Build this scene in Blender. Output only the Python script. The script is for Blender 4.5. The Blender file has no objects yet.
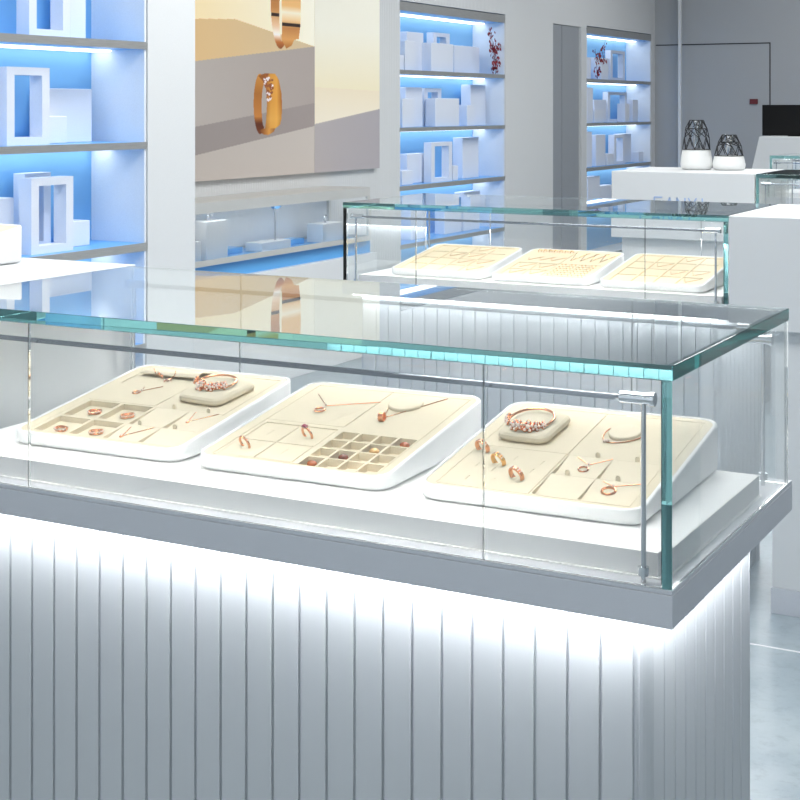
import bpy, bmesh, math, random
from mathutils import Matrix, Vector
random.seed(7)
SC = bpy.context.scene
COL = SC.collection
PI = math.pi

# ------------------------------------------------------------------ materials
def mat(name, color=(.8, .8, .8), rough=.5, metal=0.0, spec=.5, **kw):
    m = bpy.data.materials.new(name)
    m.use_nodes = True
    b = m.node_tree.nodes['Principled BSDF']
    b.inputs['Base Color'].default_value = (*color, 1)
    b.inputs['Roughness'].default_value = rough
    b.inputs['Metallic'].default_value = metal
    b.inputs['Specular IOR Level'].default_value = spec
    for k, v in kw.items():
        b.inputs[k.replace('_', ' ')].default_value = v
    return m

def grain(m, scale=400, amount=.05, stretch=(1, 1, 1), bump=0.0):
    """soft procedural variation of base colour (and optional bump)"""
    nt = m.node_tree
    b = nt.nodes['Principled BSDF']
    tc = nt.nodes.new('ShaderNodeTexCoord')
    mp = nt.nodes.new('ShaderNodeMapping')
    mp.inputs['Scale'].default_value = stretch
    nz = nt.nodes.new('ShaderNodeTexNoise')
    nz.inputs['Scale'].default_value = scale
    nz.inputs['Detail'].default_value = 3
    nt.links.new(tc.outputs['Object'], mp.inputs['Vector'])
    nt.links.new(mp.outputs['Vector'], nz.inputs['Vector'])
    c = b.inputs['Base Color'].default_value[:3]
    rp = nt.nodes.new('ShaderNodeValToRGB')
    rp.color_ramp.elements[0].position = .3
    rp.color_ramp.elements[1].position = .7
    rp.color_ramp.elements[0].color = (*[x * (1 - amount) for x in c], 1)
    rp.color_ramp.elements[1].color = (*[min(1, x * (1 + amount)) for x in c], 1)
    nt.links.new(nz.outputs['Fac'], rp.inputs['Fac'])
    nt.links.new(rp.outputs['Color'], b.inputs['Base Color'])
    if bump:
        bp = nt.nodes.new('ShaderNodeBump')
        bp.inputs['Strength'].default_value = bump
        bp.inputs['Distance'].default_value = .001
        nt.links.new(nz.outputs['Fac'], bp.inputs['Height'])
        nt.links.new(bp.outputs['Normal'], b.inputs['Normal'])
    return m

def emit(name, color, strength):
    m = bpy.data.materials.new(name)
    m.use_nodes = True
    nt = m.node_tree
    nt.nodes.clear()
    o = nt.nodes.new('ShaderNodeOutputMaterial')
    e = nt.nodes.new('ShaderNodeEmission')
    e.inputs['Color'].default_value = (*color, 1)
    e.inputs['Strength'].default_value = strength
    nt.links.new(e.outputs[0], o.inputs['Surface'])
    return m

def glass(name, sigma, ior=1.5):
    m = bpy.data.materials.new(name)
    m.use_nodes = True
    nt = m.node_tree
    nt.nodes.clear()
    o = nt.nodes.new('ShaderNodeOutputMaterial')
    g = nt.nodes.new('ShaderNodeBsdfGlass')
    g.inputs['Roughness'].default_value = 0
    g.inputs['IOR'].default_value = ior
    g.inputs['Color'].default_value = (1, 1, 1, 1)
    nt.links.new(g.outputs[0], o.inputs['Surface'])
    mx = max(sigma)
    v = nt.nodes.new('ShaderNodeVolumeAbsorption')
    v.inputs['Color'].default_value = (*[1 - s / mx for s in sigma], 1)
    v.inputs['Density'].default_value = mx
    nt.links.new(v.outputs[0], o.inputs['Volume'])
    return m

M = {}
M['white'] = mat('white_lacquer', (.82, .83, .84), .35)
M['white_soft'] = mat('white_block', (.68, .695, .705), .45)
M['platform'] = mat('white_platform', (.90, .90, .90), .5)
M['slat'] = mat('slat_paint', (.50, .525, .55), .45)
M['fascia'] = grain(mat('grey_metal', (.60, .62, .665), .42, .15), 900, .04)
M['steel'] = grain(mat('brushed_aluminium', (.50, .50, .49), .4, .7), 300, .08, (1, .05, 1))
M['satin'] = mat('satin_metal', (.66, .655, .63), .35, .3)
M['rail'] = mat('dark_reflection_chrome', (.34, .36, .39), .10, 1.0)  # chrome darkened in colour to stand in for its black reflection
M['chrome'] = mat('chrome', (.62, .64, .67), .10, 1.0)
M['glass'] = glass('clear_glass', (2.0, 0.62, 0.66))
M['tray'] = grain(mat('tray_shell', (.87, .875, .88), .5), 1500, .02)
M['cream'] = grain(mat('cream_velvet', (.74, .655, .505), .85, spec=.15), 1800, .03)
M['cream_light'] = grain(mat('cream_velvet_pad', (.775, .69, .54), .85, spec=.15), 1800, .03)
M['cream_warm'] = grain(mat('warm_cream_velvet', (.80, .68, .48), .85, spec=.15), 1800, .03)
M['gold'] = mat('rose_gold', (.86, .42, .24), .18, 1.0)
M['gold_yellow'] = mat('warm_gold', (.90, .52, .20), .2, 1.0)
M['gem'] = mat('clear_stone', (.92, .76, .70), .05, 0, .9)
M['gem_red'] = mat('purple_red_stone', (.30, .01, .06), .08, 0, .9)
M['gem_amber'] = mat('amber_stone', (.42, .09, .01), .12, 0, .9)
M['gem_brown'] = mat('brown_stone', (.22, .05, .02), .15, 0, .9)
M['gem_pale'] = mat('pale_gold_stone', (.85, .52, .22), .2, .3, .9)
M['wire'] = mat('black_wire', (.012, .012, .014), .4)
M['vase'] = mat('vase_white', (.86, .87, .86), .4)
M['black'] = mat('black_plastic', (.003, .003, .0035), .5, spec=.2)
M['blue'] = mat('blue_panel', (.22, .50, .82), .35)
M['blue_top'] = mat('blue_shelf', (.12, .42, .82), .3)
M['niche'] = grain(mat('niche_white', (.80, .84, .90), .5), 300, .03)
M['frost'] = grain(mat('frosted_acrylic', (.76, .80, .89), .55), 200, .02)
M['red'] = mat('dark_red_sign', (.13, .01, .015), .5)
M['leaf'] = mat('dark_red_leaf', (.24, .006, .012), .6)
M['twig'] = mat('dark_twig', (.03, .015, .012), .7)
M['panel'] = grain(mat('grey_panel', (.36, .38, .41), .5, .2), 500, .05)
M['dark'] = mat('dark_gap', (.03, .032, .036), .6)
M['text'] = mat('pale_blue_letters', (.35, .47, .72), .4)
M['slot'] = mat('recess_bounce_tint', (.60, .39, .16), .9, spec=.1)  # tan puts the warm bounced light of cream velvet recesses into colour
M['backwall'] = grain(mat('back_wall_paint', (.38, .395, .415), .6), 250, .05)
M['ceiling'] = mat('ceiling_paint', (.8, .81, .82), .8)
M['led_deck'] = emit('led_deck', (.98, .99, 1.0), 34)
M['led_rail'] = emit('led_rail', (1.0, .965, .89), 94)
M['led_shelf'] = emit('led_shelf', (.90, .965, 1.0), 3.2)
M['led_case'] = emit('led_wall_case', (.92, .97, 1.0), 5)

# wall with fine vertical ribs
def ribbed():
    m = mat('ribbed_wall', (.70, .71, .715), .6)
    nt = m.node_tree
    b = nt.nodes['Principled BSDF']
    tc = nt.nodes.new('ShaderNodeTexCoord')
    sp = nt.nodes.new('ShaderNodeSeparateXYZ')
    nt.links.new(tc.outputs['Object'], sp.inputs[0])
    mu = nt.nodes.new('ShaderNodeMath'); mu.operation = 'MULTIPLY'; mu.inputs[1].default_value = 2 * PI / .022
    nt.links.new(sp.outputs['Y'], mu.inputs[0])
    si = nt.nodes.new('ShaderNodeMath'); si.operation = 'SINE'
    nt.links.new(mu.outputs[0], si.inputs[0])
    bp = nt.nodes.new('ShaderNodeBump'); bp.inputs['Strength'].default_value = .22; bp.inputs['Distance'].default_value = .004
    nt.links.new(si.outputs[0], bp.inputs['Height'])
    nt.links.new(bp.outputs['Normal'], b.inputs['Normal'])
    return m
M['wall'] = ribbed()
M['pillar'] = grain(mat('pillar_paint', (.70, .715, .725), .55), 400, .03)

def concrete():
    m = mat('polished_concrete', (.45, .55, .62), .28)
    nt = m.node_tree
    b = nt.nodes['Principled BSDF']
    tc = nt.nodes.new('ShaderNodeTexCoord')
    n1 = nt.nodes.new('ShaderNodeTexNoise'); n1.inputs['Scale'].default_value = 3.5; n1.inputs['Detail'].default_value = 9; n1.inputs['Roughness'].default_value = .65
    n2 = nt.nodes.new('ShaderNodeTexNoise'); n2.inputs['Scale'].default_value = 26; n2.inputs['Detail'].default_value = 6; n2.inputs['Roughness'].default_value = .7
    nt.links.new(tc.outputs['Object'], n1.inputs['Vector']); nt.links.new(tc.outputs['Object'], n2.inputs['Vector'])
    r1 = nt.nodes.new('ShaderNodeValToRGB')
    r1.color_ramp.elements[0].position = .35; r1.color_ramp.elements[0].color = (.25, .31, .35, 1)
    r1.color_ramp.elements[1].position = .68; r1.color_ramp.elements[1].color = (.36, .42, .45, 1)
    nt.links.new(n1.outputs['Fac'], r1.inputs['Fac'])
    r2 = nt.nodes.new('ShaderNodeValToRGB')
    r2.color_ramp.elements[0].position = .30; r2.color_ramp.elements[0].color = (.72, .72, .73, 1)
    r2.color_ramp.elements[1].position = .5; r2.color_ramp.elements[1].color = (1, 1, 1, 1)
    nt.links.new(n2.outputs['Fac'], r2.inputs['Fac'])
    mx = nt.nodes.new('ShaderNodeMix'); mx.data_type = 'RGBA'; mx.blend_type = 'MULTIPLY'; mx.inputs['Factor'].default_value = .7
    nt.links.new(r1.outputs['Color'], mx.inputs['A']); nt.links.new(r2.outputs['Color'], mx.inputs['B'])
    nt.links.new(mx.outputs['Result'], b.inputs['Base Color'])
    return m
M['floor'] = concrete()

def printed():
    m = bpy.data.materials.new('printed_poster')
    m.use_nodes = True
    nt = m.node_tree
    b = nt.nodes['Principled BSDF']
    b.inputs['Roughness'].default_value = .45
    a = nt.nodes.new('ShaderNodeVertexColor'); a.layer_name = 'print'
    nt.links.new(a.outputs['Color'], b.inputs['Base Color'])
    nt.links.new(a.outputs['Color'], b.inputs['Emission Color']); b.inputs['Emission Strength'].default_value = .16  # weak glow added to brighten the print
    return m
M['print'] = printed()

# ------------------------------------------------------------------ mesh builder
class MB:
    def __init__(s):
        s.v = []; s.f = []
    def add(s, vs, fs):
        n = len(s.v)
        s.v += [tuple(p) for p in vs]
        s.f += [tuple(i + n for i in f) for f in fs]
    def box(s, x0, x1, y0, y1, z0, z1):
        s.add([(x0, y0, z0), (x1, y0, z0), (x1, y1, z0), (x0, y1, z0), (x0, y0, z1), (x1, y0, z1), (x1, y1, z1), (x0, y1, z1)],
              [(0, 3, 2, 1), (4, 5, 6, 7), (0, 1, 5, 4), (1, 2, 6, 5), (2, 3, 7, 6), (3, 0, 4, 7)])
    def prism(s, loop, z0, z1):
        n = len(loop)
        s.add([(x, y, z0) for x, y in loop] + [(x, y, z1) for x, y in loop],
              [tuple(reversed(range(n))), tuple(range(n, 2 * n))] + [(i, (i + 1) % n, n + (i + 1) % n, n + i) for i in range(n)])
    def loft(s, loops, cap0=True, cap1=True):
        n = len(loops[0]); vs = [p for l in loops for p in l]; fs = []
        for k in range(len(loops) - 1):
            for i in range(n):
                j = (i + 1) % n
                fs.append((k * n + i, k * n + j, (k + 1) * n + j, (k + 1) * n + i))
        if cap0: fs.append(tuple(reversed(range(n))))
        if cap1: fs.append(tuple(range((len(loops) - 1) * n, len(loops) * n)))
        s.add(vs, fs)
    def lathe(s, prof, c=(0, 0, 0), n=32):
        s.loft([[(c[0] + r * math.cos(2 * PI * i / n), c[1] + r * math.sin(2 * PI * i / n), c[2] + z) for i in range(n)] for r, z in prof])
    def tube(s, pts, r, n=8, closed=False, rs=None):
        pts = [Vector(p) for p in pts]; N = len(pts); loops = []
        up = None
        for i, p in enumerate(pts):
            if closed: d = pts[(i + 1) % N] - pts[i - 1]
            else: d = pts[min(i + 1, N - 1)] - pts[max(i - 1, 0)]
            d.normalize()
            if up is None:
                up = Vector((0, 0, 1)) if abs(d.z) < .9 else Vector((1, 0, 0))
            a = d.cross(up); 
            if a.length < 1e-5: a = d.orthogonal()
            a.normalize(); b = a.cross(d).normalized(); up = b
            q = rs[i] if rs else r
            loops.append([tuple(p + a * (q * math.cos(2 * PI * k / n)) + b * (q * math.sin(2 * PI * k / n))) for k in range(n)])
        if closed: loops.append(loops[0])
        s.loft(loops, not closed, not closed)
    def cyl(s, p0, p1, r, n=16):
        s.tube([p0, p1], r, n)
    def ball(s, c, r, n=8, sq=(1, 1, 1)):
        prof = [(math.sin(PI * i / n), -math.cos(PI * i / n)) for i in range(1, n)]
        prof = [(.02, -1)] + prof + [(.02, 1)]
        m = 2 * n
        s.loft([[(c[0] + sq[0] * r * a * math.cos(2 * PI * k / m), c[1] + sq[1] * r * a * math.sin(2 * PI * k / m), c[2] + sq[2] * r * z) for k in range(m)] for a, z in prof])
    def build(s, name, material, parent=None, smooth=False, bevel=0, loc=None, angle=35):
        me = bpy.data.meshes.new(name)
        me.from_pydata(s.v, [], s.f)
        me.update()
        bm = bmesh.new(); bm.from_mesh(me); bmesh.ops.recalc_face_normals(bm, faces=bm.faces); bm.to_mesh(me); bm.free()
        me.materials.append(material)
        if smooth:
            me.polygons.foreach_set('use_smooth', [True] * len(me.polygons))
            me.set_sharp_from_angle(angle=math.radians(angle))
        o = bpy.data.objects.new(name, me)
        COL.objects.link(o)
        if parent: o.parent = parent
        if loc: o.location = loc
        if bevel:
            b = o.modifiers.new('bevel', 'BEVEL'); b.width = bevel; b.segments = 2; b.limit_method = 'ANGLE'
        return o

def tag(o, label=None, cat=None, group=None, kind=None):
    if label: o['label'] = label
    if cat: o['category'] = cat
    if group: o['group'] = group
    if kind: o['kind'] = kind
    return o

def thing(name, label, cat, loc=(0, 0, 0), rz=0, group=None):
    o = bpy.data.objects.new(name, None); COL.objects.link(o)
    o.location = loc; o.rotation_euler = (0, 0, rz); o.empty_display_size = .05
    return tag(o, label, cat, group)

def copy_tree(o, parent=None):
    c = o.copy(); COL.objects.link(c)
    if parent: c.parent = parent
    for ch in list(o.children): copy_tree(ch, c)
    return c

def rrect(x0, x1, y0, y1, r, n=6):
    out = []
    for cx, cy, a in ((x1 - r, y1 - r, 0), (x0 + r, y1 - r, 90), (x0 + r, y0 + r, 180), (x1 - r, y0 + r, 270)):
        for k in range(n + 1):
            t = math.radians(a + 90 * k / n)
            out.append((cx + r * math.cos(t), cy + r * math.sin(t)))
    return out

# ------------------------------------------------------------------ the room
H = 3.2
WX = -4.3
def structure(mb, name, m, **k):
    o = mb.build(name, m, **k); o['kind'] = 'structure'; return o
mb = MB(); mb.box(-4.8, 4.0, -3.5, 13.1, -.1, 0); structure(mb, 'floor', M['floor'])
mb = MB(); mb.box(-4.8, 4.0, -3.5, 13.1, H, H + .1); structure(mb, 'ceiling', M['ceiling'])
mb = MB()
for y0, y1, z0, z1 in ((4.45, 8.005, 0, H), (8.005, 9.59, 2.034, H), (8.005, 9.59, 0, .10), (9.59, 10.478, 0, H), (10.478, 11.19, 2.016, H),
                       (11.19, 12.798, 2.034, H), (11.19, 12.798, 0, .10), (12.798, 13.1, 0, H)):
    mb.box(-4.8, WX, y0, y1, z0, z1)
structure(mb, 'wall_left', M['wall'])
mb = MB(); mb.box(-4.8, 4.0, 12.9, 13.1, 0, H); structure(mb, 'wall_back', M['backwall'])
mb = MB(); mb.box(4.0, 4.2, -3.5, 13.1, 0, H); structure(mb, 'wall_right', M['panel'])
# projecting wall bay that holds the nearest shelves
mb = MB(); mb.box(-4.8, -3.312, 4.25, 4.536, 0, H); mb.box(-4.8, -3.312, -3.5, 4.25, 2.034, H); mb.box(-4.8, -3.312, -3.5, 2.66, 0, 2.034)
mb.box(-4.8, -3.60, 2.66, 4.25, 0, 2.034)
structure(mb, 'wall_bay', M['pillar'])
# concealed door in the back wall: dark joint lines
mb = MB(); mb.box(-4.29, -3.249, 12.897, 12.8995, 1.934, 1.944); mb.box(-3.259, -3.249, 12.897, 12.8995, 0, 1.934)
structure(mb, 'door_1', M['dark'])
mb = MB(); mb.box(-4.05, -4.025, 12.80, 12.83, 0, H); structure(mb, 'trim_1', M['white_soft'])
# grey sliding door leaf in the left wall with its joint, and the light jamb beside it
mb = MB(); mb.box(-4.42, -4.31, 10.48, 10.677, 0, 2.013); mb.box(-4.42, -4.31, 10.687, 11.038, 0, 2.013); mb.box(-4.44, -4.33, 10.677, 10.687, 0, 2.013)
structure(mb, 'door_2', M['panel'])
mb = MB(); mb.box(-4.33, -4.29, 11.045, 11.085, 0, 2.015); mb.box(-4.33, -4.30, 11.09, 11.185, 0, 2.015); structure(mb, 'trim_2', M['white_soft'])
mb = MB(); mb.box(-3.0, 3.9, 3.744, 3.752, 0, .0012); structure(mb, 'trim_3', M['white'])

# ------------------------------------------------------------------ glass display case
CL, CD = 1.219, .570       # length, depth
DECK = .82
def make_case(label):
    t = thing('display_case', label, 'display case', (0, 0, 0))
    L, D = CL, CD
    # fluted cladding: plan profile all round
    pts = []
    x0, x1, y0, y1 = .042, L - .042, .042, D - .065
    def flutes(a, b, axis, fixed, inward, n):
        out = []; step = (b - a) / n
        for i in range(n):
            p = a + step * i; q = p + step
            g = .0036 * (1 if step > 0 else -1); c = .0009 * (1 if step > 0 else -1)
            for w, d in ((p, .0006), (p + c, 0), (q - g - c, 0), (q - g, .0045), (q - .0006 * (1 if step > 0 else -1), .0045)):
                out.append((w, fixed + inward * d) if axis == 0 else (fixed + inward * d, w))
        return out
    pts += flutes(x0 + .016, x1 - .016, 0, y0, 1, 26)
    for k in range(1, 6):
        a = math.radians(-90 + 90 * k / 6); pts.append((x1 - .016 + .016 * math.cos(a), y0 + .016 + .016 * math.sin(a)))
    pts += flutes(y0 + .016, y1 - .016, 1, x1, -1, 10)
    for k in range(1, 6):
        a = math.radians(90 * k / 6); pts.append((x1 - .016 + .016 * math.cos(a), y1 - .016 + .016 * math.sin(a)))
    pts += flutes(x1 - .016, x0 + .016, 0, y1, -1, 26)
    for k in range(1, 6):
        a = math.radians(90 + 90 * k / 6); pts.append((x0 + .016 + .016 * math.cos(a), y1 - .016 + .016 * math.sin(a)))
    pts += flutes(y1 - .016, y0 + .016, 1, x0, 1, 10)
    for k in range(1, 6):
        a = math.radians(180 + 90 * k / 6); pts.append((x0 + .016 + .016 * math.cos(a), y0 + .016 + .016 * math.sin(a)))
    mb = MB(); mb.prism(pts, 0, .776); mb.build('fluted_base', M['slat'], t)
    # metal deck: fascia tray and thin cover sheet
    mb = MB(); mb.box(.0, L, .0, D, .776, .8145); mb.build('deck', M['fascia'], t, bevel=.0008)
    mb = MB(); mb.box(.0006, L - .0006, .0006, D - .0006, .8151, DECK); mb.build('deck_cover', M['fascia'], t)
    # white stage the trays stand on
    mb = MB(); mb.box(.034, L - .026, .036, D - .110, DECK, .8215); mb.box(.037, L - .029, .039, D - .113, .8215, .85)
    mb.build('platform', M['platform'], t, bevel=.0015)
    # led strips below the deck overhang
    mb = MB()
    mb.box(.03, L - .03, .012, .034, .7735, .776); mb.box(L - .034, L - .012, .04, D - .06, .7735, .776); mb.box(.012, .034, .04, D - .06, .7735, .776)
    mb.build('deck_light', M['led_deck'], t)
    # glass
    zt, z1 = 1.0765, 1.0590; DG = D - .020
    mb = MB(); mb.box(0, L, 0, DG, z1, zt); mb.build('top_glass', M['glass'], t, bevel=.0006)
    for xx in (.001, L - .013):
        mb = MB(); mb.box(xx, xx + .012, .001, DG - .001, DECK + .0006, z1 - .0006); mb.build('side_pane', M['glass'], t)
    for yy in (.001, DG - .009):
        for a, b in ((.014, .2555), (.2565, .9805), (.9815, L - .014)):
            mb = MB(); mb.box(a, b, yy, yy + .008, DECK + .0006, z1 - .0006); mb.build('front_pane' if yy < .1 else 'rear_pane', M['glass'], t)
    # light rails on posts
    for yy in (.0190, DG - .030):
        mb = MB(); mb.cyl((.03, yy, 1.033), (L - .03, yy, 1.033), .0027, 14)
        for q in (-1, 1): mb.box(.075, L - .075, yy + q * .0024 - .0003, yy + q * .0024 + .0003, 1.0289, 1.0332)
        rail = mb.build('light_rail', M['rail'], t, smooth=True)
        mb = MB(); mb.box(.08, L - .08, yy - .0020, yy + .0020, 1.0300, 1.0302); mb.build('light_strip', M['led_rail'], rail)
        for xa, xb in ((.022, .064), (L - .068, L - .026)):
            mb = MB(); e = xa if xa < .1 else xb; w = .006 if xa < .1 else -.006
            mb.cyl((xa, yy, 1.033), (xb, yy, 1.033), .0072, 18); mb.cyl((e, yy, 1.033), (e + w, yy, 1.033), .0086, 18)
            mb.build('clamp', M['chrome'], rail, smooth=True)
        for xx in (.038, L - .040):
            mb = MB(); mb.cyl((xx, yy, DECK), (xx, yy, 1.030), .0031, 12)
            p = mb.build('post', M['chrome'], t, smooth=True)
            mb = MB(); mb.cyl((xx, yy, DECK + .008), (xx, yy, DECK + .018), .0065, 14); mb.build('collar', M['chrome'], p, smooth=True)
    return t

C1 = make_case('long glass topped display case nearest, holding three large jewellery trays above white fluted base')
C1.location = (-1.740, 1.626, 0)
C2 = copy_tree(C1); C2.location = (-2.334, 3.970, 0)
C2['label'] = 'glass display case in second row with three trays of fine gold chains'
C3 = copy_tree(C1); C3.location = (-1.710, 6.53, 0)
C3['label'] = 'glass display case beside white counter that carries the black wire vases'
C4 = copy_tree(C1); C4.location = (-2.30, 9.11, 0)
C4['label'] = 'empty glass display case in front of the pale cash desk'
for o in list(C1.children):
    if o.name.startswith('side_pane') and min(v.co.x for v in o.data.vertices) < .1: bpy.data.objects.remove(o)
for c in (C1, C2, C3, C4): c['group'] = 'glass display cases'

# ------------------------------------------------------------------ white counters
def counter(x0, x1, y0, y1, label, insetl, insetr, loc_kick=True):
    t = thing('counter', label, 'counter', (x0, y0, 0))
    w, d = x1 - x0, y1 - y0
    mb = MB(); mb.box(0, w, 0, d, .769, 1.0765); mb.build('cabinet_top', M['white_soft'], t, bevel=.003)
    mb = MB(); mb.box(insetl, w - insetr, .036, d - .03, .07, .769); mb.build('cabinet_base', M['white_soft'], t, bevel=.002)
    mb = MB(); mb.box(insetl - .003, w - insetr + .003, .033, d - .027, 0, .07); mb.build('kick_plate', M['fascia'], t, bevel=.001)
    return t
B1 = counter(-3.0, -1.745, 1.626, 2.205, 'white counter joined to near glass case, one tray on its top', .04, .04)
B2 = counter(-1.115, .2, 3.970, 4.522, 'white counter joined to the right end of second row glass case', .11, .04)
B3 = counter(-2.387, -1.716, 6.53, 7.082, 'white counter with pale blue lettering and two wire topped vases', .04, .04)
# pale blue letters on the front of the vase counter
mb = MB()
def bar(mb, a, b, w=.0055):
    (x0, z0), (x1, z1) = a, b; dx, dz = x1 - x0, z1 - z0; l = math.hypot(dx, dz); nx, nz = -dz / l * w / 2, dx / l * w / 2
    q = [(x0 + nx, z0 + nz), (x0 - nx, z0 - nz), (x1 - nx, z1 - nz), (x1 + nx, z1 + nz)]
    mb.add([(x, -.003, z) for x, z in q] + [(x, 0.0, z) for x, z in q],
           [(0, 1, 2, 3), (7, 6, 5, 4), (0, 4, 5, 1), (1, 5, 6, 2), (2, 6, 7, 3), (3, 7, 4, 0)])
lx, lz, lh = .208, .897, .064
for k, ch in enumerate(('F', 'A', 'N', 'X', 'I')):
    x = lx + k * .0535; w = .038
    S = {'F': [((0, 0), (0, 1)), ((0, 1), (1, 1)), ((0, .52), (.8, .52))], 'A': [((0, 0), (.5, 1)), ((.5, 1), (1, 0)), ((.2, .33), (.8, .33))],
         'N': [((0, 0), (0, 1)), ((0, 1), (1, 0)), ((1, 0), (1, 1))], 'X': [((0, 0), (1, 1)), ((0, 1), (1, 0))], 'I': [((.3, 0), (.3, 1))]}[ch]
    for a, b in S: bar(mb, (x + a[0] * w, lz + a[1] * lh), (x + b[0] * w, lz + b[1] * lh))
mb.build('lettering', M['text'], B3)

# ------------------------------------------------------------------ jewellery trays
TW, TL = .312, .345
UO = 6        # mm, inset of the content field from the tray's left edge
TZ, TS = .021, .050 / .34
TILT = math.atan(TS)
def PZ(v, h=0): return TZ + TS * v + h

def liner_mesh(rects, name, parent, m, trough=None):
    """cream insert: rounded border plus a field of recessed cells (u0,u1,v0,v1,depth) in mm"""
    bm = bmesh.new()
    loop = rrect(.0065, TW - .0065, .0065, TL - .0065, .0215, 6)
    U0, U1, V0, V1 = 14, 291, 11, 334
    us = sorted({U0, U1} | {r[0] for r in rects} | {r[1] for r in rects})
    vs = sorted({V0, V1} | {r[2] for r in rects} | {r[3] for r in rects})
    def h(i, j):
        if i < 0 or j < 0 or i >= len(us) - 1 or j >= len(vs) - 1: return 0
        cu, cv = (us[i] + us[i + 1]) / 2, (vs[j] + vs[j + 1]) / 2
        d = 0
        for r in rects:
            if r[0] < cu < r[1] and r[2] < cv < r[3]: d = r[4]
        return d
    cache = {}
    def vt(u, v, d):
        k = (round(u, 3), round(v, 3), round(d, 3))
        if k not in cache: cache[k] = bm.verts.new(((u + UO) / 1000, v / 1000, PZ(v / 1000, -.0012 + d / 1000)))
        return cache[k]
    for i in range(len(us) - 1):
        for j in range(len(vs) - 1):
            d = h(i, j); a, b, c, e = us[i], us[i + 1], vs[j], vs[j + 1]
            fc = bm.faces.new((vt(a, c, d), vt(b, c, d), vt(b, e, d), vt(a, e, d)))
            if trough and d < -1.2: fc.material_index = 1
            dr = h(i + 1, j)
            if dr != d: bm.faces.new((vt(b, c, d), vt(b, e, d), vt(b, e, dr), vt(b, c, dr)))
            du = h(i, j + 1)
            if du != d: bm.faces.new((vt(a, e, d), vt(b, e, d), vt(b, e, du), vt(a, e, du)))
    # border ring between rectangle and rounded edge
    ring = [bm.verts.new((x, y, PZ(y, -.0012))) for x, y in loop]
    es = [bm.edges.new((ring[i], ring[(i + 1) % len(ring)])) for i in range(len(ring))]
    border = [vt(u, V0, 0) for u in us] + [vt(U1, v, 0) for v in vs[1:]] + [vt(u, V1, 0) for u in reversed(us[:-1])] + [vt(U0, v, 0) for v in reversed(vs[1:-1])]
    for i in range(len(border)):
        a, b = border[i], border[(i + 1) % len(border)]
        e = bm.edges.get((a, b)) or bm.edges.new((a, b))
        es.append(e)
    bmesh.ops.triangle_fill(bm, edges=es, use_beauty=True)
    bmesh.ops.recalc_face_normals(bm, faces=bm.faces)
    me = bpy.data.meshes.new(name); bm.to_mesh(me); bm.free()
    if sum(p.normal.z * p.area for p in me.polygons) < 0: me.flip_normals()
    me.materials.append(m)
    if trough: me.materials.append(trough)
    o = bpy.data.objects.new(name, me); COL.objects.link(o); o.parent = parent
    return o

def tray_shell(parent):
    mb = MB(); loops = []
    def lp(ins, zf):
        return [(x, y, zf(y)) for x, y in rrect(ins, TW - ins, ins, TL - ins, max(.004, .028 - ins), 6)]
    loops.append(lp(.009, lambda y: 0)); loops.append(lp(.009, lambda y: .0022)); loops.append(lp(.004, lambda y: .0026)); loops.append(lp(.0010, lambda y: .0050)); loops.append(lp(0, lambda y: .0085))
    loops.append(lp(0, lambda y: PZ(y, -.0022))); loops.append(lp(.001, lambda y: PZ(y, -.0006))); loops.append(lp(.0026, lambda y: PZ(y)))
    loops.append(lp(.0052, lambda y: PZ(y))); loops.append(lp(.0064, lambda y: PZ(y, -.0018)))
    mb.loft(loops, True, False)
    # inner floor so the shell is closed under the insert
    mb.loft([lp(.0064, lambda y: PZ(y, -.0018)), lp(.0066, lambda y: .002 + TS * y * .3)], False, True)
    return mb.build('tray_shell', M['tray'], parent, smooth=True, angle=50)

def pad(parent, u0, u1, v0, v1, drop=6, name='pad'):
    """pad that slopes down towards the front of the tray inside its recess"""
    mb = MB(); f = lambda u, v, d: ((u + UO) / 1000, v / 1000, PZ(v / 1000, -.0012 + d / 1000))
    mb.add([f(u0, v0, -drop - 1.0), f(u1, v0, -drop - 1.0), f(u1, v1, -drop - 1.0), f(u0, v1, -drop - 1.0), f(u0, v0, -drop), f(u1, v0, -drop), f(u1, v1, 0), f(u0, v1, 0)],
           [(0, 3, 2, 1), (4, 5, 6, 7), (0, 1, 5, 4), (1, 2, 6, 5), (2, 3, 7, 6), (3, 0, 4, 7)])
    return mb.build(name, M['cream_light'], parent)

def slab(parent, u0, u1, v0, v1, h0, h1, name='pad', m='cream_light', r=3):
    mb = MB(); lp = rrect(u0, u1, v0, v1, r, 4)
    mb.loft([[((u + UO) / 1000, v / 1000, PZ(v / 1000, -.0012 + h / 1000)) for u, v in lp] for h in (h0, h1)])
    return mb.build(name, M[m], parent)

def disc(parent, u, v, ru, rv, h):
    mb = MB(); n = 40
    ell = lambda k, hh: [((u + UO) / 1000 + k * ru / 1000 * math.cos(2 * PI * i / n), v / 1000 + k * rv / 1000 * math.sin(2 * PI * i / n), PZ(v / 1000 + k * rv / 1000 * math.sin(2 * PI * i / n), -.0012 + hh / 1000)) for i in range(n)]
    mb.loft([ell(.97, -.3), ell(1, h * .5), ell(.985, h * .85), ell(.94, h), ell(.92, h)])
    return mb.build('round_pad', M['cream_light'], parent, smooth=True, angle=60)

def tab(parent, u, v):
    mb = MB(); lp = []; u = u + UO
    for k in range(9):
        a = PI * k / 8; lp.append((u / 1000 + .0032 * math.cos(a), .003 + .0032 * math.sin(a)))
    lp = [(u / 1000 + .0032, -.004)] + lp + [(u / 1000 - .0032, -.004)]
    y = v / 1000; z = PZ(y)
    mb.loft([[(x, yy, z + hh) for x, hh in lp] for yy in (y, y + .0015)])
    return mb.build('holding_tab', M['cream'], parent)

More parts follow.
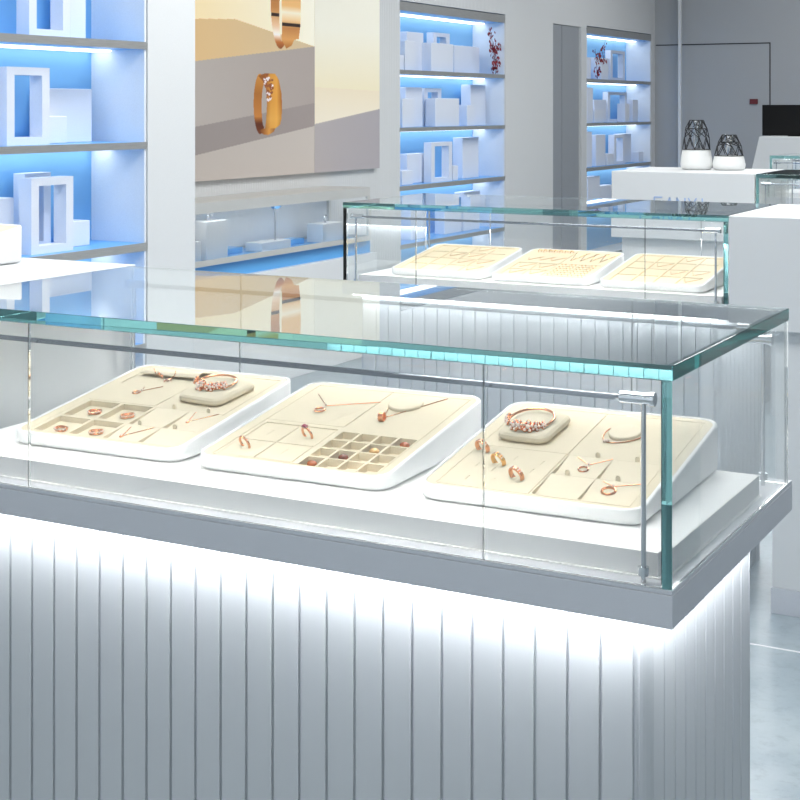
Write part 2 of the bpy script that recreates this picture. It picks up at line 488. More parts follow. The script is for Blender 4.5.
g = 1.4   # groove width
def frame_grooves():
    return [(18, 18 + g, 14, 326, -.8), (286, 286 + g, 14, 326, -.8), (18, 287, 14, 14 + g, -.7), (18, 287, 325, 325 + g, -.8)]

def make_tray(kind, label):
    t = thing('jewellery_tray', label, 'tray', (0, 0, 0), 0)
    tray_shell(t)
    R = []
    if kind == 'T1':
        R = [(18, 19, 14, 156, -1), (286, 287, 14, 326, -1.2), (18, 287, 14, 15, -1), (152, 153.2, 160, 326, -1.3), (20, 152, 160, 161.2, -1.3), (20, 152, 246, 247.4, -1.5), (20, 152, 247.4, 322, -1.0),
             (215, 286, 324, 326, -2)]
        for a, b in ((28, 89), (95, 154)):
            for c, d in ((18, 80), (86, 155)): R.append((a, b, c, d, -9))
        for a, b in ((160, 222), (225, 286)):
            for c, d in ((18, 79), (80, 156)): R.append((a, b, c, d, -7.6))
        ln = liner_mesh(R, 'tray_insert', t, M['cream'])
        for a, b in ((160.3, 221.8), (225.3, 285.8)):
            for c, d in ((18.5, 78.5), (80.5, 155.5)): pad(t, a, b, c, d)
        for u, v in ((192, 157), (257, 157), (183, 79.5), (248, 79.5)): tab(t, u, v)
        # curled flap that holds the earrings
        mb = MB(); loops = []
        for u, k in ((30, .75), (38, 1.0), (62, .85), (100, .8), (134, 1.0), (146, 1.15), (149, 1.1)):
            prof = [(325, 0), (313, 4.5), (302, 7.5), (293, 8.5), (288, 7.2), (285.5, 4.6)]
            top = [((u + UO) / 1000, v / 1000, PZ(v / 1000, h * k / 1000)) for v, h in prof]
            bot = [((u + UO) / 1000, (v + 1.2) / 1000, PZ(v / 1000, (h * k - 1.5) / 1000)) for v, h in reversed(prof)]
            loops.append(top + bot)
        mb.loft(loops)
        mb.build('curled_flap', M['cream_light'], t, smooth=True)
    if kind == 'T2':
        R = frame_grooves() + [(152, 153.4, 166, 326, -1.6), (18, 152, 163, 164.2, -1.2),
                               (25, 150, 18, 152, -1.5), (25, 85, 20, 80, -.4), (87, 148, 20, 80, -.4), (25 + 4, 85, 82, 147, -.4), (87, 148, 82, 147, -.4)]
        for i in range(4):
            for j in range(4):
                R.append((161 + 31.6 * i, 161 + 31.6 * i + 28, 15 + 33.8 * j, 15 + 33.8 * j + 30.2, -10.5))
        for u, v in ((52, 50), (118, 50), (56, 114), (122, 114)): R.append((u - 1.3, u + 1.3, v - 9, v + 9, -.7))
        liner_mesh(R, 'tray_insert', t, M['cream'])
        disc(t, 201, 274, 27, 29, 5)
    if kind == 'T3':
        R = frame_grooves() + [(150, 151.2, 160, 326, -1.5), (18, 150, 159, 160.2, -1.3), (149, 150.2, 14, 159, -1.3)]
        for u0, v0 in ((33, 131), (74, 92), (116, 52), (88, 118), (129, 112), (74, 72), (126, 82), (46, 82), (52, 36), (88, 38)):
            R.append((u0 - 1, u0 + 1, v0, v0 + 13, -.6))
        for a, b in ((153, 214), (216, 285)):
            for c, d in ((18, 88), (89.5, 158)): R.append((a, b, c, d, -7.6))
        liner_mesh(R, 'tray_insert', t, M['cream'])
        for a, b in ((153.3, 213.8), (216.3, 284.8)):
            for c, d in ((18.5, 87.5), (90, 157.5)): pad(t, a, b, c, d)
        for u, v in ((194, 158.5), (250, 158.5), (176, 88.5), (246, 88.5)): tab(t, u, v)
        disc(t, 201, 254, 23, 29, 5)
    if kind == 'grid':
        R = []
        for i in range(4):
            for j in range(4):
                a, b, c, d = 22 + 66 * i, 22 + 66 * i + 61.5, 18 + 77.5 * j, 18 + 77.5 * j + 74
                R += [(a, a + 4.5, c, d - 3, -1.5), (a, b, d - 7, d, -1.6)]
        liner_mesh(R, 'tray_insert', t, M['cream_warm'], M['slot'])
    if kind == 'mixed':
        R = [(152, 155, 18, 326, -2.5), (20, 287, 166, 168.5, -2.5)]
        for i in range(2):
            for j in range(2):
                a, b, c, d = 22 + 66 * i, 22 + 66 * i + 61.5, 18 + 74 * j, 18 + 74 * j + 70
                R += [(a, a + 3.5, c, d - 3, -1.5), (a, b, d - 5, d, -1.5)]
        for j in range(6):
            R += [(160, 285, 24 + 23 * j, 26.5 + 23 * j, -1.5)]
        for i in range(3):
            R += [(190 + 32 * i, 192.5 + 32 * i, 18, 160, -1.5)]
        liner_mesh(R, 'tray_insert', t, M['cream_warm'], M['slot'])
    if kind == 'plain':
        liner_mesh(frame_grooves() + [(100, 102, 14, 326, -2), (200, 202, 14, 326, -2), (18, 287, 120, 122, -2), (18, 287, 220, 222, -2)], 'tray_insert', t, M['cream'])
    return t

def place(t, x, y, z, deg=0):
    t.location = (x, y, z); t.rotation_euler = (0, 0, math.radians(deg)); return t
PLZ = .85
TG = 'cream lined jewellery trays'
TP = {1: (-1.616, 1.733, 1.5), 2: (-1.270, 1.736, 1.4), 3: (-.911, 1.741, 1.2)}
T1 = place(make_tray('T1', 'white tray with four ring compartments, flower bangle on cushion and star earrings'), *TP[1][:2], PLZ, TP[1][2])
T2 = place(make_tray('T2', 'white tray with sixteen small square compartments and a round necklace pad'), *TP[2][:2], PLZ, TP[2][2])
T3 = place(make_tray('T3', 'white tray with three rings in a diagonal and bangle on a cushion'), *TP[3][:2], PLZ, TP[3][2])
for t in (T1, T2, T3): t['group'] = TG
TA = place(make_tray('grid', 'cream grid tray at the outer end of second row case, beside open aisle'), -2.205, 4.035, PLZ, 0)
TB = place(make_tray('mixed', 'cream tray of tiny rings and studs, middle one in second row case'), -1.862, 4.035, PLZ, 0)
TC = place(copy_tree(TA), -1.518, 4.035, PLZ, 0); TC['label'] = 'cream grid tray at the end of second row case that joins white counter'
T0 = place(make_tray('plain', 'white tray standing alone on top of the near white counter'), -2.262, 1.792, 1.0765, 0)
TD = []
for k, (x, lb) in enumerate(((-1.60, 'tray at the near end of case beside vase counter'), (-1.255, 'second tray in case beside vase counter'), (-.905, 'far tray in case beside vase counter'))):
    c = place(copy_tree(T0), x + .06, 6.64, PLZ, 0); c['label'] = 'cream lined ' + lb; TD.append(c)
for c in (TA, TB, TC, T0, *TD): c['group'] = TG

# frames for things lying in a tray (u, v in mm on the tray's sloping face)
TF = {'1': TP[1], '2': TP[2], '3': TP[3], 'A': (-2.205, 4.035, 0), 'B': (-1.862, 4.035, 0), 'C': (-1.518, 4.035, 0)}
def frame(k, u, v, h=0, phi=0, extra=0):
    x, y, a = TF[k]
    return (Matrix.Translation((x, y, PLZ)) @ Matrix.Rotation(math.radians(a), 4, 'Z') @ Matrix.Translation(((u + UO) / 1000, v / 1000, PZ(v / 1000, -.0012 + h / 1000)))
            @ Matrix.Rotation(TILT + extra, 4, 'X') @ Matrix.Rotation(math.radians(phi), 4, 'Z'))
def at(o, k, u, v, h=0, phi=0, extra=0, lean=0):
    o.matrix_world = frame(k, u, v, h, phi, extra) @ Matrix.Rotation(lean, 4, 'X'); return o

# --- cushions
def cushion(label, w, d, hgt):
    mb = MB(); loops = []
    for ins, z in ((.006, 0), (.0018, .0022), (0, .0055), (.0008, hgt * .7), (.004, hgt * .92), (.010, hgt * .995), (.0125, hgt), (.0135, hgt)):
        loops.append([(x, y, z) for x, y in rrect(-w / 2 + ins, w / 2 - ins, -d / 2 + ins, d / 2 - ins, .016 - ins * .3, 6)])
    mb.loft(loops)
    o = mb.build('bangle_cushion', M['cream_light'], None, smooth=True, angle=30)
    return tag(o, label, 'cushion', 'bangle cushions')
cu1 = at(cushion('rounded cream cushion under the flower bangle in the ring compartment tray', .088, .104, .014), '1', 223, 233, .3, -6)
cu3 = at(cushion('rounded cream cushion under the bangle in tray with three diagonal rings', .078, .106, .014), '3', 74, 229, .3, -2)

def flower(mb, mg, c, r, up=(0, -1, .35)):
    up = Vector(up).normalized(); a = up.orthogonal().normalized(); b = up.cross(a)
    for k in range(5):
        t = 2 * PI * k / 5
        p = Vector(c) + (a * math.cos(t) + b * math.sin(t)) * r * .62
        mb.ball(p, r * .40, 5); mg.ball(p + up * r * .30, r * .24, 4)
    mg.ball(Vector(c) + up * r * .3, r * .36, 5)

def bangle(label, rx, ry, clusters, gap0, gap1, dark=False):
    t = thing('bangle', label, 'bangle', (0, 0, 0), 0, 'gold bangles')
    mb = MB(); pts = []; rs = []
    n = 56
    for i in range(n + 1):
        a = math.radians(gap1 + (360 - (gap1 - gap0)) * i / n)
        pts.append((rx * math.cos(a), ry * math.sin(a), .0045 + .0015 * math.sin(a)))
        rs.append(.0019)
    mb.tube(pts, .0019, 8, rs=rs)
    mb.build('band', M['gold'], t, smooth=True)
    md, mg = MB(), MB()
    for ang, r, dz in clusters:
        a = math.radians(ang)
        flower(md, mg, (rx * 1.02 * math.cos(a), ry * 1.02 * math.sin(a), .0052 + dz), r, (math.cos(a), math.sin(a), .5))
    md.build('flower_setting', M['gold'], t, smooth=True, angle=60)
    mg.build('stones', M['gem'], t, smooth=True, angle=60)
    return t
b1 = at(bangle('rose gold bangle with flower clusters on cushion in ring compartment tray', .034, .031,
               [(192, .0078, .002), (250, .0100, .001), (262, .0070, .007), (284, .0086, .001), (302, .0068, .003), (322, .0075, .002)], 200, 240), '1', 216, 241, 14.3, 0)
b3 = at(bangle('rose gold bangle with pale stone clusters on cushion above three diagonal rings', .032, .040,
               [(198, .0080, .002), (215, .0055, .001), (252, .0090, .002), (266, .0072, .004), (288, .0096, .002), (306, .0080, .001), (324, .0065, .001)], 212, 244), '3', 70, 226, 14.3, 0)

# --- rings that stand in a slot
def ring(label, m='gold', R=.0104, wide=1.0, top=None, group='gold rings', rows=1):
    t = thing('ring', label, 'ring', (0, 0, 0), 0, group)
    mb = MB(); n = 30
    offs = [0] if rows == 1 else [-.0015, .0015]
    for off in offs:
        mb.tube([(R * math.cos(2 * PI * i / n), off, R * .60 + R * math.sin(2 * PI * i / n)) for i in range(n)], (.0019) * wide, 7, closed=True)
    mb.build('band', M[m], t, smooth=True)
    mg = MB()
    for k in range(7):
        a = math.radians(35 + 110 * k / 6)
        for off in offs:
            mg.ball((R * 1.12 * math.cos(a), off, R * .60 + R * 1.12 * math.sin(a)), .00105, 4)
    mg.build('stones', M['gem'], t, smooth=True)
    if top:
        mt = MB()
        mt.loft([[(x, y, R * 1.62 + z) for x, y in q] for z, q in ((0, [(-.003, -.002), (.003, -.002), (.003, .002), (-.003, .002)]), (.003, [(-.0048, -.0034), (.0056, -.003), (.0052, .0034), (-.004, .003)]), (.0048, [(-.002, -.0015), (.003, -.0015), (.003, .0015), (-.002, .0015)]))])
        mt.build('centre_stone', M[top], t)
    return t
at(ring('slim rose gold ring standing in the front pad of sixteen compartment tray'), '2', 52, 52, 0, -22, lean=.28)
at(ring('rose gold ring with purple red stone in sixteen compartment tray', top='gem_red'), '2', 122, 112, 0, -22, lean=.28)
at(ring('rose gold ring highest in the diagonal of three', rows=2), '3', 33, 138, 0, -22, lean=.28)
at(ring('yellow gold ring in the middle of the diagonal of three', m='gold_yellow', rows=2), '3', 74, 99, 0, -22, lean=.28)
at(ring('rose gold ring lowest in the diagonal of three', rows=2), '3', 117, 59, 0, -22, lean=.28)

# --- loose rings lying in the four compartments
def crown_ring(label):
    t = thing('ring', label, 'ring', (0, 0, 0), 0, 'rings in the compartments')
    mb = MB(); n = 26
    for rr, z in ((.0098, .0012), (.0108, .0036)):
        mb.tube([(rr * math.cos(2 * PI * i / n), rr * .86 * math.sin(2 * PI * i / n), z + .0006 * math.sin(6 * PI * i / n)) for i in range(n)], .0011, 6, closed=True)
    for i in range(0, n, 2):
        a = 2 * PI * i / n; b = 2 * PI * (i + 1) / n
        mb.tube([(.0098 * math.cos(a), .0098 * .86 * math.sin(a), .001), (.0108 * math.cos(b), .0108 * .86 * math.sin(b), .0042)], .0008, 5)
    mb.build('band', M['gold'], t, smooth=True)
    mg = MB()
    for i in range(12):
        a = math.radians(190 + 160 * i / 11)
        mg.ball((.0115 * math.cos(a), .0115 * .86 * math.sin(a), .0040 + .0012 * (i % 2)), .0012, 4)
    mg.build('stones', M['gem'], t, smooth=True)
    return t
for (u, v), lb, ph in zip(((58, 46), (60, 126), (125, 126), (123, 50)), ('near outer compartment', 'rear outer compartment', 'rear compartment next to the sloping pads', 'near compartment next to the sloping pads'), (-10, 15, 40, 25)):
    at(crown_ring('ornate rose gold ring lying in the ' + lb), '1', u, v, -9, ph)

# --- stones in the small boxes
def loose_stone(label, m, band):
    t = thing('ring', label, 'ring', (0, 0, 0), 0, 'stone rings in square compartments')
    mb = MB(); mb.ball((0, 0, .0062), .0078, 7, (1, .85, .62)); mb.build('stone', M[m], t, smooth=True)
    mb = MB(); n = 20
    mb.tube([(.0088 * math.cos(2 * PI * i / n), .0080 * math.sin(2 * PI * i / n), .0018) for i in range(n)], .0014, 6, closed=True)
    mb.build('band', M['gold'], t, smooth=True)
    return t
for i, m, lb in ((0, 'gem_amber', 'amber stone ring in the front square compartment of the diagonal'), (1, 'gem_brown', 'brown stone ring in the second square compartment of the diagonal'),
                 (2, 'gem_pale', 'pale gold ring in the third square compartment of the diagonal'), (3, 'gem_amber', 'orange red stone ring in the rearmost square compartment of the diagonal')):
    at(loose_stone(lb, m, 1), '2', 161 + 31.6 * i + 14, 15 + 33.8 * i + 17, -10.4)

# --- necklaces: two chain runs to a pendant, in a local frame (x right, y to the back, z off the pad), metres
def chain(p, q, sag=.0, n=10):
    return [(p[0] + (q[0] - p[0]) * i / n, p[1] + (q[1] - p[1]) * i / n, p[2] + (q[2] - p[2]) * i / n + .0) for i in range(n + 1)]
def necklace(label, left, bottom, right, pend, m='gold', r=.0006, group='fine necklaces', extra=None):
    t = thing('necklace', label, 'necklace', (0, 0, 0), 0, group)
    mb = MB(); z = .0010
    mb.tube(chain((*left, z), (*bottom, z)), r, 6); mb.tube(chain((*bottom, z), (*right, z)), r, 6)
    mb.build('chain', M[m], t, smooth=True)
    if pend:
        mb, mg = MB(), MB(); px, py = pend[1]; s = pend[2]
        if pend[0] == 'loop':
            n = 24
            mb.tube([(px + s * math.cos(2 * PI * i / n), py + s * 1.05 * math.sin(2 * PI * i / n), .0016) for i in range(n)], s * .2, 7, closed=True)
            if extra != 'plain':
                for i in range(9): mg.ball((px + s * math.cos(2 * PI * i / 9), py + s * math.sin(2 * PI * i / 9), .0026), s * .17, 4)
        elif pend[0] == 'drop':
            mb.ball((px, py, s * .5), s, 6, (.8, 1.15, .5)); mg.ball((px, py, s * .85), s * .5, 5)
        elif pend[0] == 'barrel':
            n = 20
            for k in (-1, 0, 1):
                mb.tube([(px + s * .38 * k, py + s * math.cos(2 * PI * i / n), s + s * math.sin(2 * PI * i / n)) for i in range(n)], s * .30, 7, closed=True)
            for k in (-1, 1):
                for i in range(8): mg.ball((px + s * .55 * k, py + 1.25 * s * math.cos(PI * i / 7), s + 1.25 * s * math.sin(PI * i / 7)), s * .13, 4)
        mg.ball((bottom[0], bottom[1], .0026), .0019, 5)
        mb.build('pendant', M[m], t, smooth=True)
        mg.build('stones', M['gem'] if extra != 'purple' else M['gem'], t, smooth=True)
    return t
PE = math.atan(.11)
# tray 1: pads slope; frame origin on the pad's back edge
at(necklace('short necklace with copper drop on near sloping pad of the ring compartment tray', (-.017, -.010), (-.012, -.040), (.022, -.004), ('drop', (-.012, -.042), .0036)), '1', 192, 78.5, .2, 0, PE)
at(necklace('short necklace with white drop on rear sloping pad of the ring compartment tray', (-.020, -.004), (-.013, -.036), (.022, -.002), ('drop', (-.012, -.038), .0036)), '1', 257, 155.5, .2, 0, PE)
at(necklace('tiny necklace with oval loop above the four ring compartments', (-.004, .028), (.004, .010), (.026, .038), ('loop', (0, 0), .0062)), '1', 82, 206, .2)
at(necklace('necklace with round loop pendant on the blank panel of sixteen compartment tray', (-.040, .058), (0, .012), (.076, .050), ('loop', (.0, -.008), .0080)), '2', 80, 226, .2)
n2 = at(necklace('necklace hung over round pad with a thick barrel pendant', (-.024, .058), (-.006, .002), (.052, .108), ('barrel', (-.004, -.008), .0062)), '2', 200, 212, .2)
at(necklace('necklace with pink stone and small loop on rear pad of tray with diagonal rings', (-.018, -.006), (.004, -.024), (.030, -.001), ('loop', (.001, -.038), .0066)), '3', 186, 157.5, .2, 0, PE)
at(necklace('necklace with plain open ring on near pad of tray with diagonal rings', (-.021, -.006), (-.004, -.016), (.028, -.002), ('loop', (-.006, -.030), .0088), extra='plain'), '3', 250, 87.5, .2, 0, PE)
# bracelet round the pad of tray 3
t = thing('bracelet', 'thin rose gold chain bracelet lying round the round pad', 'bracelet')
mb = MB(); pts = []
for k in range(31):
    a = math.radians(-200 + 250 * k / 30)
    s = 1.12 + (.28 * max(0, math.cos(a + 2.03)) ** 6)
    pts.append((.0245 * s * math.cos(a), .031 * s * math.sin(a), .0011))
mb.tube(pts, .00085, 6); mb.build('chain', M['gold'], t, smooth=True)
mg = MB(); a = math.radians(-116)
for k in range(3): mg.ball((.0245 * 1.38 * math.cos(a) + .0026 * (k - 1), .031 * 1.38 * math.sin(a) + .002 * (k - 1), .0024), .0022, 5)
mg.build('stones', M['gem'], t, smooth=True)
at(t, '3', 201, 254, .2)
# star earrings on the flap
def earring(label):
    t = thing('earring', label, 'earring', (0, 0, 0), 0, 'star earrings')
    mb, mg = MB(), MB()
    for k in range(8):
        a = 2 * PI * k / 8; l = .0085 if k % 2 == 0 else .006
        mb.tube([(0, 0, .0030), (l * math.cos(a), l * math.sin(a), .0012)], .0008, 5)
        mg.ball((l * .75 * math.cos(a), l * .75 * math.sin(a), .0024), .0010, 4)
    mg.ball((0, 0, .0036), .0020, 5)
    mb.tube([(0, .006, .0015), (.001, .014, .004), (.001, .019, .009), (-.002, .022, .011)], .0008, 6)
    mb.build('star', M['gold'], t, smooth=True); mg.build('stones', M['gem'], t, smooth=True)
    return t
at(earring('rose gold star earring with long rays beside the curled flap'), '1', 97, 272, .3, -10)
e2 = at(earring('rose gold star earring on edge at the outer side of its pair'), '1', 78, 276, 6.5, 80); e2.matrix_world = e2.matrix_world @ Matrix.Rotation(math.radians(62), 4, 'Y')

# --- second row: fine chains, small rings and studs
v0 = necklace('fine gold chain laid in a v on grid tray in second row case', (-.022, .020), (-.008, -.022), (.026, .022), None, m='gold_yellow', r=.0007, group='fine chains in second row trays')
first = True
for k, cells in (('A', ((2, 3), (1, 2), (2, 1), (3, 1), (3, 0), (2, 2))), ('C', ((2, 3), (1, 2), (2, 1), (3, 1), (3, 0)))):
    for i, j in cells:
        o = v0 if first else copy_tree(v0); first = False
        at(o, k, 22 + 66 * i + 34, 18 + 77.5 * j + 36, .2)
for i, j in ((0, 0), (1, 0), (0, 1), (1, 1)):
    o = copy_tree(v0); o['label'] = 'fine gold chain laid in a v on the tray of tiny rings and studs'; at(o, 'B', 22 + 66 * i + 34, 18 + 74 * j + 34, .2)
for i in range(3):
    o = copy_tree(v0); o['label'] = 'fine gold chain in a v below the row of tiny rings'; at(o, 'B', 48 + 38 * i, 215, .2)
vl = necklace('long fine gold chain in a v at the rear of the studs', (-.020, .050), (-.004, -.050), (.022, .052), None, m='gold_yellow', r=.0007, group='fine chains in second row trays')
for i in range(4):
    o = vl if i == 0 else copy_tree(vl); at(o, 'B', 178 + 32 * i, 255, .2)
mb = MB(); n = 14
mb.tube([(.0060 * math.cos(2 * PI * i / n), 0, .0020 + .0060 * math.sin(2 * PI * i / n)) for i in range(n)], .0016, 6, closed=True)
r0 = tag(mb.build('ring', M['gold_yellow'], None, smooth=True), 'tiny gold ring in the rear row of the studs tray', 'ring', 'tiny rings in second row tray')
for i in range(7):
    o = r0 if i == 0 else r0.copy()
    if i: COL.objects.link(o)
    at(o, 'B', 34 + 18 * i, 300, 0, 60)
mb = MB(); mb.ball((0, 0, .0018), .0021, 5); mb.cyl((0, 0, -.001), (0, 0, .001), .0008, 6)
s0 = tag(mb.build('stud_earring', M['gold_yellow'], None, smooth=True), 'tiny gold stud in the ruled grid of the studs tray', 'earring', 'stud earrings in second row tray')
first = True
for i in range(4):
    for j in range(6):
        for d in (-6, 6):
            o = s0 if first else s0.copy()
            if not first: COL.objects.link(o)
            first = False
            at(o, 'B', 175 + 32 * i + d, 36 + 23 * j, 0)

# ------------------------------------------------------------------ lit shelf units
SH = [(1.607, 1.580), (1.248, 1.223), (.886, .857), (.525, .498)]
def make_unit(label, X, y0, y1, depth, ztop=2.028, zlow=.10):
    t = thing('shelf_unit', label, 'shelving', (X, y0, 0), 0, 'lit shelf units')
    W = y1 - y0
    xb = -depth
    mb = MB(); mb.box(xb - .012, xb, 0, W, zlow, ztop); mb.build('back_panel', M['blue'], t)
    for ya, yb in ((0, .010), (W - .010, W)):
        mb = MB(); mb.box(xb, -.004, ya, yb, zlow, ztop - .055); mb.build('side_panel', M['niche'], t)
    mb = MB(); mb.box(xb, -.004, .010, W - .010, ztop - .055, ztop); o = mb.build('top_board', M['blue_top'], t)
    mb = MB(); mb.box(-.004, 0, 0, W, ztop - .055, ztop); mb.build('edge_trim', M['steel'], o)
    mb = MB(); mb.box(xb + .012, xb + .100, .02, W - .02, ztop - .061, ztop - .055); mb.build('light_strip', M['led_shelf'], o)
    for zt, zb in SH:
        mb = MB(); mb.box(xb, -.006, .010, W - .010, zb, zt); o = mb.build('shelf', M['blue_top'], t)
        mb = MB(); mb.box(-.006, 0, .0, W, zb, zt); mb.build('edge_trim', M['steel'], o)
        mb = MB(); mb.box(xb + .012, xb + .100, .02, W - .02, zb - .006, zb); mb.build('light_strip', M['led_shelf'], o)
    mb = MB(); mb.box(xb, 0, .010, W - .010, zlow, zlow + .06); mb.build('plinth', M['steel'], t)
    return t
U1 = make_unit('blue lit shelf unit nearest, beside the broad pale pillar', -3.312, 2.664, 4.246, .248)
U2 = make_unit('blue lit shelf unit between gold bangle poster and grey door', WX, 8.009, 9.585, .250)
U3 = make_unit('blue lit shelf unit in the far corner next to grey door', WX, 11.196, 12.792, .232)

BOXES = {
 'U1': (-3.312, [
  (1.607, [(3.546, 3.641, .25, .14, 0), (3.701, 3.902, .27, .06, 1), (3.994, 4.079, .25, .14, 0)]),
  (1.248, [(3.545, 3.592, .256, .10, 0), (3.597, 3.800, .256, .06, 1), (3.911, 4.147, .19, .17, 0), (3.855, 3.956, .094, .12, 0)]),
  (.886, [(3.56, 3.695, .188, .12, 0), (3.701, 3.907, .252, .05, 1), (3.80, 3.93, .262, .17, 1), (3.976, 4.077, .088, .12, 0)])]),
 'U2': (WX, [
  (1.607, [(8.102, 8.155, .094, .05, 0), (8.327, 8.557, .252, .12, 0), (8.17, 8.305, .188, .05, 0), (8.758, 9.003, .267, .15, 1), (8.532, 8.856, .188, .05, 0), (8.994, 9.139, .189, .11, 0), (9.18, 9.46, .193, .14, 0)]),
  (1.248, [(8.327, 8.564, .256, .13, 0), (8.135, 8.29, .182, .05, 0), (8.607, 8.856, .253, .14, 1), (8.59, 8.947, .186, .05, 0), (9.087, 9.214, .143, .06, 0), (9.29, 9.54, .285, .13, 0)]),
  (.886, [(8.129, 8.276, .091, .05, 0), (8.33, 8.611, .189, .12, 0), (8.532, 8.84, .26, .05, 1), (8.855, 8.93, .098, .05, 0), (9.123, 9.381, .28, .11, 0)]),
  (.525, [(9.123, 9.381, .266, .1, 0), (8.831, 9.091, .191, .1, 0), (8.33, 8.539, .221, .1, 0)])]),
 'U3': (WX, [
  (1.607, [(11.326, 11.417, .177, .05, 0), (11.726, 12.051, .189, .13, 0), (11.649, 11.817, .122, .05, 0), (12.075, 12.438, .263, .12, 1)]),
  (1.248, [(11.337, 11.463, .29, .05, 0), (11.70, 11.99, .192, .13, 0), (11.50, 11.721, .107, .05, 0), (12.01, 12.486, .261, .12, 1), (12.22, 12.33, .16, .04, 0), (12.53, 12.669, .196, .08, 0)]),
  (.886, [(11.326, 11.44, .29, .05, 0), (11.559, 11.785, .26, .06, 0), (11.80, 11.96, .096, .05, 0), (12.0, 12.27, .253, .06, 1), (12.353, 12.60, .256, .12, 0), (12.635, 12.76, .091, .06, 0)]),
  (.525, [(11.349, 11.626, .28, .05, 0), (11.706, 11.997, .189, .08, 0)])]),
}
UN = {'U1': 'beside broad pillar', 'U2': 'beside poster', 'U3': 'in far corner'}
SIDE = {'U1': 'pillar', 'U2': 'poster', 'U3': 'door'}
LV = {1.607: 'top shelf', 1.248: 'second shelf', .886: 'third shelf', .525: 'fourth shelf'}
ORD = ['first', 'second', 'third', 'fourth', 'fifth', 'sixth', 'seventh']
for u, (X, levels) in BOXES.items():
    for zs, rows in levels:
        order = sorted(range(len(rows)), key=lambda i: rows[i][0])
        for rank, i in enumerate(order):
            y0, y1, hgt, d, hollow = rows[i]
            dep = .075 if hollow == 0 else .055
            if hollow and d > .1: dep = .05
            dep = min(dep, .235 - d)
            W = y1 - y0
            sz = 'tall' if hgt > .22 else ('low' if hgt < .13 else 'medium')
            kindn = 'hollow frosted frame' if hollow else 'frosted white block'
            n_ = ORD[len(rows) - 1 - rank] if u == 'U1' else ORD[rank]
            lb = f'{sz} {kindn}, {n_} from {SIDE[u]} on {LV[zs]} {UN[u]}'
            mb = MB()
            if hollow:
                b = .036 if u == 'U1' else .05
                b = min(b, W * .36)
                mb.box(0, dep, 0, b, 0, hgt); mb.box(0, dep, W - b, W, 0, hgt); mb.box(0, dep, b, W - b, 0, .026); mb.box(0, dep, b, W - b, hgt - .026, hgt)
            else:
                mb.box(0, dep, 0, W, 0, hgt)
            o = mb.build('hollow_block' if hollow else 'display_block', M['frost'], None, loc=(X - d - dep, y0, zs), bevel=.0 if hollow else .003)
            tag(o, lb, 'display block', 'frosted blocks and frames on lit shelves')

# red leaved branches
def branch(label, base, pts_list, n, spread):
    t = thing('leafy_branch', label, 'branch', base, 0, 'red leaved branches')
    mb = MB(); ml = MB()
    for pts in pts_list:
        mb.tube(pts, .0014, 5)
        for k in range(n):
            s = random.random() ** .8 * (len(pts) - 1); i = min(int(s), len(pts) - 2); f = s - i
            p = Vector(pts[i]).lerp(Vector(pts[i + 1]), f) + Vector((random.uniform(-.014, .014), random.uniform(-spread, spread), random.uniform(-.022, .014)))
            a = random.uniform(0, 6.28); l = random.uniform(.010, .019); w = l * .5
            d = Vector((.3 * math.sin(a), .6 * math.cos(a), -.9)).normalized(); sd = Vector((.5, math.sin(a), .3)).normalized()
            c = p
            ml.add([c - d * l, c + sd * w, c + d * l, c - sd * w, c + Vector((.003, 0, 0)), c - Vector((.003, 0, 0))],
                   [(0, 1, 4), (1, 2, 4), (2, 3, 4), (3, 0, 4), (1, 0, 5), (2, 1, 5), (3, 2, 5), (0, 3, 5)])
    mb.build('stem', M['twig'], t); ml.build('leaves', M['leaf'], t)
    return t
branch('dark red leaved branch on the top shelf beside the bangle poster', (-4.345, 9.525, 1.607),
       [[(0, 0, 0), (0, .0, .06), (0, -.01, .12), (0, -.005, .17)], [(0, -.01, .10), (.005, -.06, .19), (.01, -.09, .26), (.01, -.115, .31)], [(0, -.005, .17), (.01, .035, .215)],
        [(0, -.01, .17), (.01, -.06, .205), (.01, -.10, .17)], [(0, .0, .03), (.01, -.03, .07), (.01, -.02, .11)]], 26, .050)
branch('dark red leaved branch on the top shelf in the far corner unit', (-4.345, 11.545, 1.607),
       [[(0, 0, 0), (0, .0, .07), (0, -.02, .15), (0, -.045, .25)], [(0, -.02, .15), (.01, .06, .25), (.01, .14, .285), (.01, .17, .33)], [(0, .10, .26), (.01, .13, .18), (.01, .135, .13)],
        [(0, .03, .22), (.01, .04, .16)], [(0, 0, .02), (.0, .04, .06), (0, .03, .10)]], 17, .034)

